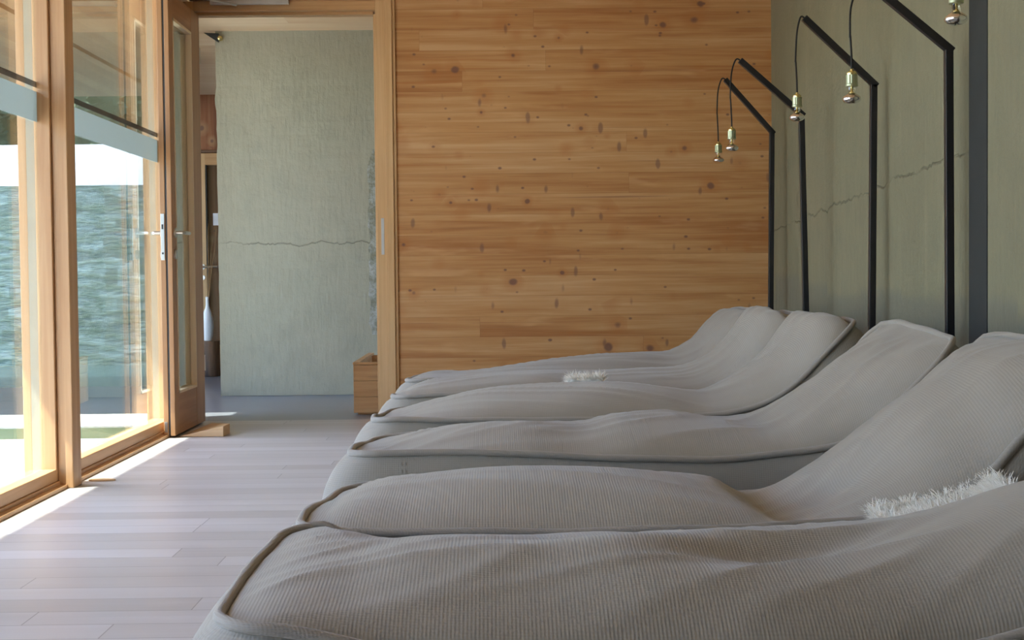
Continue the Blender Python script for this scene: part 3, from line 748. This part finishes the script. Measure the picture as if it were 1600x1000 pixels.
lamp(1255, 6.70, (1252, 178), (1156, 94), (1143.5, 231), 1260, 'second black reading lamp from the corner, leaning pole crossed by a hanging bulb')
lamp(1362, 5.76, (1365, 131), (1256, 28), (1245.5, 183), 1362, 'black reading lamp whose whole bent arm and cord show before the concrete')
lamp(1480, 4.80, (1482, 76), (1362, -23), (1331, 154), 1484, 'black reading lamp just left of the dark column, arm tip cut by the frame')
lamp(1655, 3.85, (1632, 10), (1520, -82), (1494, 29), 1640, 'reading lamp right of the dark column, only its mirrored bulb in view')

# ------------------------------------------------------------------ loungers
def spline(pts):
    pts = sorted(pts)
    xs = [p[0] for p in pts]; ys = [p[1] for p in pts]; n = len(xs)
    m = []
    for i in range(n):
        if i == 0: m.append((ys[1]-ys[0])/(xs[1]-xs[0]))
        elif i == n-1: m.append((ys[-1]-ys[-2])/(xs[-1]-xs[-2]))
        else: m.append((ys[i+1]-ys[i-1])/(xs[i+1]-xs[i-1]))
    def f(x):
        if x <= xs[0]: return ys[0]
        if x >= xs[-1]: return ys[-1]
        for i in range(n-1):
            if x <= xs[i+1]: break
        h = xs[i+1]-xs[i]; t_ = (x-xs[i])/h
        return (2*t_**3-3*t_*t_+1)*ys[i]+(t_**3-2*t_*t_+t_)*h*m[i]+(-2*t_**3+3*t_*t_)*ys[i+1]+(t_**3-t_*t_)*h*m[i+1]
    return f
PIPE = [(-.42,.335), (-.3,.345), (-.1,.345), (.1,.345), (.4,.338), (.7,.345), (.85,.365), (.95,.405), (1.03,.47), (1.1,.545), (1.16,.605), (1.21,.645), (1.25,.655), (1.29,.66)]
NEAR = {1: [(-.42,.335), (-.3,.325), (-.1,.29), (.2,.27), (.5,.27), (.75,.30), (.95,.38), (1.1,.50), (1.2,.60), (1.29,.65)],
        2: [(-.40,.332), (-.3,.324), (-.1,.318), (.1,.318), (.4,.318), (.7,.33), (.85,.355), (.97,.410), (1.045,.495), (1.13,.575), (1.2,.63), (1.29,.65)],
        5: [(-.42,.335), (-.3,.350), (-.1,.358), (.1,.36), (.4,.35), (.7,.345), (.85,.35), (.95,.385), (1.01,.43), (1.105,.515), (1.17,.59), (1.21,.645), (1.29,.66)],
        6: [(-.42,.335), (-.3,.345), (-.1,.345), (.1,.345), (.4,.338), (.7,.34), (.85,.355), (.95,.40), (1.02,.455), (1.095,.535), (1.16,.60), (1.21,.64), (1.29,.65)],
        3: [(-.40,.345), (-.25,.352), (-.1,.354), (.05,.346), (.3,.332), (.55,.325), (.75,.332), (.85,.343), (.95,.366), (1.04,.42), (1.13,.51), (1.2,.58), (1.25,.625), (1.29,.635)]}
RINGS = {}
def lounger(y0, y1, ridge_px, label, x_foot=-.40, x_head=1.25, bumps=(), seed=0, drop=.05, yr=.55, zshift=0.0):
    w = y1-y0; yc = (y0+y1)/2; Yr = y0+w*yr
    g = empty('lounger', (.4, yc, 0), label, 'lounger', 'row of beanbag loungers')
    L = g.location
    P0 = spline(PIPE); PN = spline(NEAR.get(seed, PIPE))
    def PT(x, y):
        t_ = max(0, min(1, (y-y0)/w)); t_ = t_*t_*(3-2*t_)
        far = P0(x)-drop*max(0 if seed == 1 else .72, min(1, (x+.33)/.15))*max(0, min(1, (1.25-x)/.07))
        return PN(x)*(1-t_)+far*t_
    def P(x): return PT(x, yc)
    rp = [(at(px, py, Yr).x, at(px, py, Yr).z) for px, py in ridge_px]
    R0 = spline(rp); rx0, rx1 = min(p[0] for p in rp), max(p[0] for p in rp)
    XS = [x_foot+.02+i*.03 for i in range(int((x_head-x_foot-.02)/.03)+1)]; ADJ = [0.0]*len(XS)
    def adj(x):
        f = (x-XS[0])/.03; i = max(0, min(len(XS)-2, int(f))); k = max(0, min(1, f-i)); return ADJ[i]*(1-k)+ADJ[i+1]*k
    def R(x):
        z = R0(x)+zshift+adj(x)
        if x > rx1: z = z + (P(x_head)+.01-z)*min(1, (x-rx1)/max(.02, x_head-.05-rx1))
        return max(z, P(x)-.03)
    # rounded outline with slightly pulled-out foot corners
    r = .11; N = []
    def seg_line(a, b, n_):
        for i in range(n_): N.append(Vector(a).lerp(Vector(b), i/n_))
    def arc(cx, cy, a0, a1, n_, rr=None):
        rr = rr or r
        for i in range(n_):
            a = a0+(a1-a0)*i/n_; N.append(Vector((cx+rr*math.cos(a), cy+rr*math.sin(a))))
    xa, xb = x_foot, x_head
    rf = .075
    seg_line((xa+rf, y0), (xb-r, y0), 70); arc(xb-r, y0+r, -PI/2, 0, 12)
    seg_line((xb, y0+r), (xb, y1-r), 26); arc(xb-r, y1-r, 0, PI/2, 12)
    seg_line((xb-r, y1), (xa+rf, y1), 70); arc(xa+rf, y1-rf, PI/2, PI, 10, rf)
    seg_line((xa, y1-rf), (xa, y0+rf), 26); arc(xa+rf, y0+rf, PI, 1.5*PI, 10, rf)
    nN = len(N)
    def wob(p): return .008*noise.noise(Vector((p.x*3+seed*5, p.y*3, seed)))
    out = []
    for p in N:
        q = p.copy(); q.y += wob(p)
        # foot edge bows outward a little, sides draw in at the waist
        q.x -= .018*math.cos((p.y-yc)/w*PI)*max(0, 1-(p.x-xa)/.3)
        s = math.exp(-((p.x-.72)/.22)**2)*.02
        q.y += s*(1 if p.y < yc else -1)
        out.append(q)
    def pipe_z(p): return PT(p.x, p.y) + .010*noise.noise(Vector((p.x*4+seed*3, p.y*4, 7))) + (.012 if p.x > xb-.02 else 0)*math.cos((p.y-yc)/w*PI)
    zo = [pipe_z(p) for p in out]
    # arc length along the profile for the weave
    xs_ = [xa-.1+i*.01 for i in range(int((xb-xa+.3)/.01))]; acc = [0]
    for i in range(1, len(xs_)): acc.append(acc[-1]+math.hypot(.01, R(xs_[i])-R(xs_[i-1])))
    def U(x):
        f = (x-xs_[0])/.01; i = max(0, min(len(xs_)-2, int(f))); return acc[i]+(acc[i+1]-acc[i])*(f-i)
    def top_z(x, y, rho, z_edge):
        S = max(0.0, 1-rho**2.0)**.62
        z = z_edge*(1-S)+R(x)*S if True else 0
        for (bx, bt, sx, sy, amp, ang) in bumps:
            dx, dy = x-bx, (y-(y0+bt*w)); ca, sa = math.cos(ang), math.sin(ang)
            a, b = dx*ca+dy*sa, -dx*sa+dy*ca
            z += amp*math.exp(-(a/sx)**2-(b/sy)**2)*min(1, S*1.6)
        v = Vector((x*2.1+seed*9, y*2.6, seed*3.3))
        z += .022*noise.noise(v)*S
        # gathered wrinkles, long and shallow
        q = Vector((x*1.5+y*2.2+seed*4, (y-x*(.35, -.25, .5, -.4, .2, -.3)[seed-1])*8, seed))
        rdg = 1-abs(noise.noise(q))*2.2
        z += .0075*max(0, rdg)**3*S
        return z
    aa = w*.5; TG = spline(ridge_px); t0, t1 = min(p[0] for p in ridge_px), max(p[0] for p in ridge_px)
    for it in range(7):
        best = {}
        for i in range(150):
            x = xa+.02+(xb-xa-.04)*i/149
            cx = min(max(x, xa+aa*.5), xb-aa*.62)
            for j in range(4, 25):
                y = y0+w*j/26; rho = min(1, math.hypot((x-cx)/(aa*(.5 if x < cx else .62)), (y-yc)/aa))
                px, py = proj((x, y, top_z(x, y, rho, PT(x, y)))); k = int(px//12)
                if k not in best or py < best[k]: best[k] = py
        new = []; ok = []
        for i, x in enumerate(XS):
            px, py = proj((x, Yr, R(x))); k = int(px//12)
            inside = k in best and t0+6 < px < t1-6 and x > xa+.09
            d = ((best[k]-TG((k+.5)*12))*Yr/F*.7) if inside else 0
            new.append(max(-.04, min(.09, ADJ[i]+max(-.02, min(.02, d))))); ok.append(inside)
        if any(ok):
            a_, b_ = ok.index(True), len(ok)-1-ok[::-1].index(True)
            for i in range(a_): new[i] = new[a_]
            for i in range(b_+1, len(new)): new[i] = new[b_]*max(0, 1-(i-b_)/8)
        for _ in range(2):
            new = [(new[max(i-1, 0)]+2*new[i]+new[min(i+1, len(new)-1)])/4 for i in range(len(new))]
        ADJ[:] = new
    bm = bmesh.new(); uvl = bm.loops.layers.uv.new('uv'); MR = 26; rings = []
    for k in range(MR+1):
        rho = 1-(k/MR)
        ring = []
        for i, p in enumerate(out):
            cx = min(max(p.x, xa+aa*.5), xb-aa*.62); cpt = Vector((cx, yc))
            q = cpt.lerp(p, rho)
            z = top_z(q.x, q.y, rho, zo[i]) if k else zo[i]
            ring.append(bm.verts.new((q.x-L.x, q.y-L.y, z)))
        rings.append(ring)
    for a, b in zip(rings, rings[1:]):
        for i in range(nN):
            j = (i+1) % nN
            try: bm.faces.new((a[i], a[j], b[j], b[i]))
            except ValueError: pass
    bmesh.ops.remove_doubles(bm, verts=rings[-1], dist=.0005)
    bmesh.ops.dissolve_degenerate(bm, edges=bm.edges[:], dist=.0001)
    # close the seam along the spine
    cen = [v for v in bm.verts if any(e.is_boundary for e in v.link_edges) and abs(v.co.y) < .02 and v.co.z > 0]
    bmesh.ops.remove_doubles(bm, verts=cen, dist=.012)
    for f in bm.faces:
        for lp_ in f.loops: lp_[uvl].uv = (U(lp_.vert.co.x+L.x), lp_.vert.co.y+L.y)
    bm.normal_update()
    finish('cushion_top', bm, M['fabric'], g, smooth=True)
    # boxed side down to the floor
    bm = bmesh.new(); uvl = bm.loops.layers.uv.new('uv'); rows = []; MS = 16
    perim = [0]
    for i in range(nN): perim.append(perim[-1]+(out[(i+1) % nN]-out[i]).length)
    for k in range(MS+1):
        s = k/MS; ring = []
        for i, p in enumerate(out):
            tn = (out[(i+1) % nN]-out[i-1]).normalized(); nr = Vector((tn.y, -tn.x))
            hgt = zo[i]
            bulge = .026
            if nr.x > 0: bulge += .17*nr.x**2*(hgt-.2)
            if nr.x < 0: bulge += .045*nr.x**2
            lean = -.006*s
            off = bulge*math.sin(PI*min(1, s*1.08+.0))**.75 if s < .99 else 0
            off = bulge*(math.sin(PI*(s**.8)))**.8 if 0 < s < 1 else 0
            if nr.x < 0: off += .045*nr.x**2*s
            z = hgt*(1-s)+.002
            off += .006*noise.noise(Vector((p.x*4+seed, p.y*4, z*5)))*math.sin(PI*s)
            ring.append(bm.verts.new((p.x+nr.x*off-L.x, p.y+nr.y*off-L.y, z)))
        rows.append(ring)
    for k in range(MS):
        for i in range(nN):
            j = (i+1) % nN; f = bm.faces.new((rows[k][i], rows[k][j], rows[k+1][j], rows[k+1][i]))
            for lp_, (ii, kk) in zip(f.loops, ((i, k), (i+1, k), (i+1, k+1), (i, k+1))): lp_[uvl].uv = (perim[ii], (1-kk/MS)*.4)
    bm.faces.new(rows[-1])
    finish('side_panel', bm, M['fabric'], g, smooth=True)
    # piping cord on the seam
    bm = bmesh.new(); uvl = bm.loops.layers.uv.new('uv')
    pts = []
    for i, p in enumerate(out):
        tn = (out[(i+1) % nN]-out[i-1]).normalized(); nr = Vector((tn.y, -tn.x))
        pts.append(Vector((p.x+nr.x*.006-L.x, p.y+nr.y*.006-L.y, zo[i]+.004)))
    tube(bm, pts, .0095, 10, closed=True)
    for f in bm.faces:
        for lp_ in f.loops: lp_[uvl].uv = (lp_.vert.co.x+lp_.vert.co.y*.6, lp_.vert.co.z*2)
    finish('piping', bm, M['piping'], g, smooth=True)
    # stitched seam down the foot corner
    for sgn, yy in ((-1, y0), (1, y1)):
        bm = bmesh.new()
        for k in range(15):
            s = .06+.8*k/15; z = PT(xa+.13, yy)*(1-s)
            off = .026*(math.sin(PI*(s**.8)))**.8+.001
            for dx in (-.005, .005):
                a = Vector((xa+.14+dx, yy+sgn*off, z)); tube(bm, [a-L, a+Vector((0, 0, -.010))-L], .0013, 5)
        finish('stitching', bm, M['piping'], g)
    def surf(x, t_):
        """height of the cushion top at x and fraction t_ across"""
        y = y0+t_*w; rho = min(1, abs(2*t_-1)); return Vector((x, y, top_z(x, y, rho, PT(x, y))))
    return surf

B = {}
B[1] = lounger(1.985, 2.70, [(430,842), (480,838), (560,838), (700,834), (850,836), (1000,830), (1200,822), (1390,806), (1500,778), (1600,742), (1660,715), (1740,660)],
    'nearest beanbag lounger, cut off by the bottom of the frame', seed=1, yr=.65, drop=.07, x_foot=-.395,
    bumps=((.18,.62,.16,.10,-.022,.5), (.47,.45,.20,.07,-.035,.35), (.60,.70,.16,.08,.014,.2), (.02,.40,.30,.10,.016,.15), (.75,.25,.3,.2,.02,0), (.33,.22,.25,.12,.012,0)))
B[2] = lounger(2.77, 3.60, [(535,768), (560,757), (640,742), (760,729), (900,728), (1040,735), (1120,745), (1185,768), (1215,757), (1290,714), (1400,620), (1480,570), (1540,541), (1590,530)],
    'second nearest beanbag lounger, deep hollow before its raised backrest', seed=2, drop=.08, x_head=1.280, x_foot=-.385,
    bumps=((.62,.62,.07,.25,-.012,-.3), (.74,.45,.06,.20,-.02,.5), (.95,.4,.10,.2,.012,.9), (.48,.55,.08,.12,-.010,.4)))
B[3] = lounger(3.78, 4.58, [(610,683), (640,676), (700,664), (800,657), (905,657), (960,645), (1040,640), (1120,648), (1180,640), (1250,600), (1330,548), (1370,524), (1420,518)],
    'third beanbag lounger from the front, facing the lamp left of the dark column', seed=3, x_head=1.265, x_foot=-.385,
    bumps=((.72,.5,.06,.3,-.008,.3), (.50,.6,.10,.2,.012,0)))
B[4] = lounger(4.70, 5.50, [(625,640), (680,622), (760,605), (860,598), (960,596), (1040,603), (1085,608), (1110,600), (1160,570), (1205,535), (1245,503), (1280,492)],
    'fourth beanbag lounger from the front, a sheepskin tuft showing at its far edge', seed=4, x_head=1.225,
    bumps=((.60,.5,.07,.3,-.008,.3),))
B[5] = lounger(5.62, 6.42, [(645,598), (700,588), (780,580), (860,577), (930,577), (1000,574), (1060,570), (1100,553), (1140,520), (1172,492), (1195,484)],
    'fifth beanbag lounger from the front, second from the wood wall', seed=5, x_head=1.225)
B[6] = lounger(6.55, 7.35, [(660,580), (740,577), (800,569), (860,560), (940,552), (1000,549), (1045,545), (1080,525), (1110,502), (1135,490), (1150,486)],
    'farthest beanbag lounger, beside the knotty wood wall', seed=6, x_head=1.225)

# ------------------------------------------------------------------ sheepskins
def sheepskin(label, corners, n_hair, length, seed, zoff=.0):
    """corners: function (u,v)->point on which the skin lies"""
    rnd = random.Random(seed)
    g0 = corners(.5, .5); g = empty('sheepskin', g0, label, 'sheepskin', 'white sheepskins on the loungers')
    bm = bmesh.new(); n_ = 14; gr = []
    for i in range(n_+1):
        gr.append([bm.verts.new(corners(i/n_, j/n_)-g0) for j in range(n_+1)])
    for i in range(n_):
        for j in range(n_): bm.faces.new((gr[i][j], gr[i+1][j], gr[i+1][j+1], gr[i][j+1]))
    r_ = bmesh.ops.extrude_face_region(bm, geom=bm.faces[:])
    for v in r_['geom']:
        if isinstance(v, bmesh.types.BMVert): v.co.z += .008
    finish('skin', bm, M['wool'], g, smooth=True)
    bm = bmesh.new()
    for _ in range(n_hair):
        u, v = rnd.random(), rnd.random(); p = corners(u, v)-g0; p.z += .004
        cl = Vector((noise.noise(Vector((u*9, v*9, seed))), noise.noise(Vector((u*9, v*9, seed+5))), 0))*1.5
        d = Vector((cl.x+rnd.gauss(0, .35)-.35, cl.y+rnd.gauss(0, .35), 1.0)).normalized()
        Lh = length*rnd.uniform(.55, 1.1)*(1+.5*noise.noise(Vector((u*5, v*5, seed+9)))); wd = Vector((rnd.gauss(0, 1), rnd.gauss(0, 1), 0)).normalized()*.0020
        prev = None; cur = p.copy()
        for k in range(4):
            s = k/3; a = bm.verts.new(cur-wd*(1-.8*s)); b = bm.verts.new(cur+wd*(1-.8*s))
            if prev: bm.faces.new((prev[0], prev[1], b, a))
            prev = (a, b)
            d = (d+Vector((cl.x*.25-.1, cl.y*.25, -.22))).normalized(); cur = cur+d*Lh/3
    o = finish('fleece', bm, M['wool'], g); o['kind'] = 'stuff'
def skin_a(u, v):
    x = .72+.25*u; y = 2.60+.19*v; z = spline(PIPE)(x)-.006
    return Vector((x+.03*v, y, z+.004*noise.noise(Vector((x*20, y*20, 0)))))
sheepskin('long white sheepskin tuft in the gap behind the nearest lounger', skin_a, 15000, .030, 3)
def skin_b(u, v):
    x = .285+.12*u; s = B[4](x, .60+.22*v); s.z += .003
    return s
sheepskin('small white sheepskin tuft behind the middle of the fourth lounger', skin_b, 4500, .038, 8)

# ------------------------------------------------------------------ outside
G = -.04
mbox('ground_terrace', -16, -1.90, -3, 7.70, G-.1, G, M['paving'], kind='structure')
mbox('ground_grass_strip', -16, -1.96, 7.70, 8.35, G-.1, G-.01, M['grass'], kind='structure')
mbox('ground_paving_strip', -16, -1.96, 8.35, 9.1, G-.1, G, M['paving'], kind='structure')
mbox('ground_shaded_strip', -16, -1.96, 9.1, 11.5, G-.1, G-.005, M['slate'], kind='structure')  # paving in shade, the shade put in as darker slate colour
mbox('ground_pond', -16, -1.96, 11.5, 16.2, G-.3, G-.12, M['water'], kind='structure')
sw = mbox('stone_garden_wall', -14, -1.0, 16.2, 16.8, G-.3, at(100, 290, 16.2).z, M['stone'])
tag(sw, 'mossy dry stone garden wall beyond the pond, seen through the glazing', 'garden wall')
rw = mbox('white_garden_wall', -14, -1.0, 17.0, 17.2, G, at(100, 226, 17).z, M['render'])
tag(rw, 'bright sunlit white wall above the stone garden wall', 'wall')
mbox('ground_beyond', -60, 40, 17.2, 90, G-.4, G-.2, M['grass'], kind='structure')
def hedge(x0, x1, y0, y1, z1, seed):
    rnd = random.Random(seed); c = Vector(((x0+x1)/2, (y0+y1)/2, G)); g = empty('hedge', c, 'tall dark evergreen hedge beyond the white garden wall', 'hedge')
    bm = bmesh.new(); n_, m_ = 60, 30; gr = []
    def face(u, v): return Vector((x0+(x1-x0)*u-c.x, y0-c.y+.9*noise.noise(Vector((u*14, v*7, seed)))+.25*noise.noise(Vector((u*50, v*25, seed))), z1*v))
    for i in range(n_+1): gr.append([bm.verts.new(face(i/n_, j/m_)+Vector((0, .15, 0))) for j in range(m_+1)])
    for i in range(n_):
        for j in range(m_): bm.faces.new((gr[i][j], gr[i+1][j], gr[i+1][j+1], gr[i][j+1]))
    r_ = bmesh.ops.extrude_face_region(bm, geom=bm.faces[:])
    for v in r_['geom']:
        if isinstance(v, bmesh.types.BMVert): v.co.y = y1-c.y
    finish('branches', bm, M['leaves'], g)
    bm = bmesh.new()
    for _ in range(16000):
        q = face(rnd.random(), rnd.random()); q.y -= rnd.uniform(-.1, .25)
        a = Vector((rnd.gauss(0, 1), rnd.gauss(0, 1), rnd.gauss(0, 1))).normalized(); b = a.orthogonal().normalized(); sz = rnd.uniform(.06, .13)
        bm.faces.new([bm.verts.new(q+a*sz), bm.verts.new(q+b*sz*.6), bm.verts.new(q-a*sz), bm.verts.new(q-b*sz*.6)])
    o = finish('foliage', bm, M['leaves'], g); o['kind'] = 'stuff'
hedge(-16, 0, 18.6, 20, 7.0, 4)
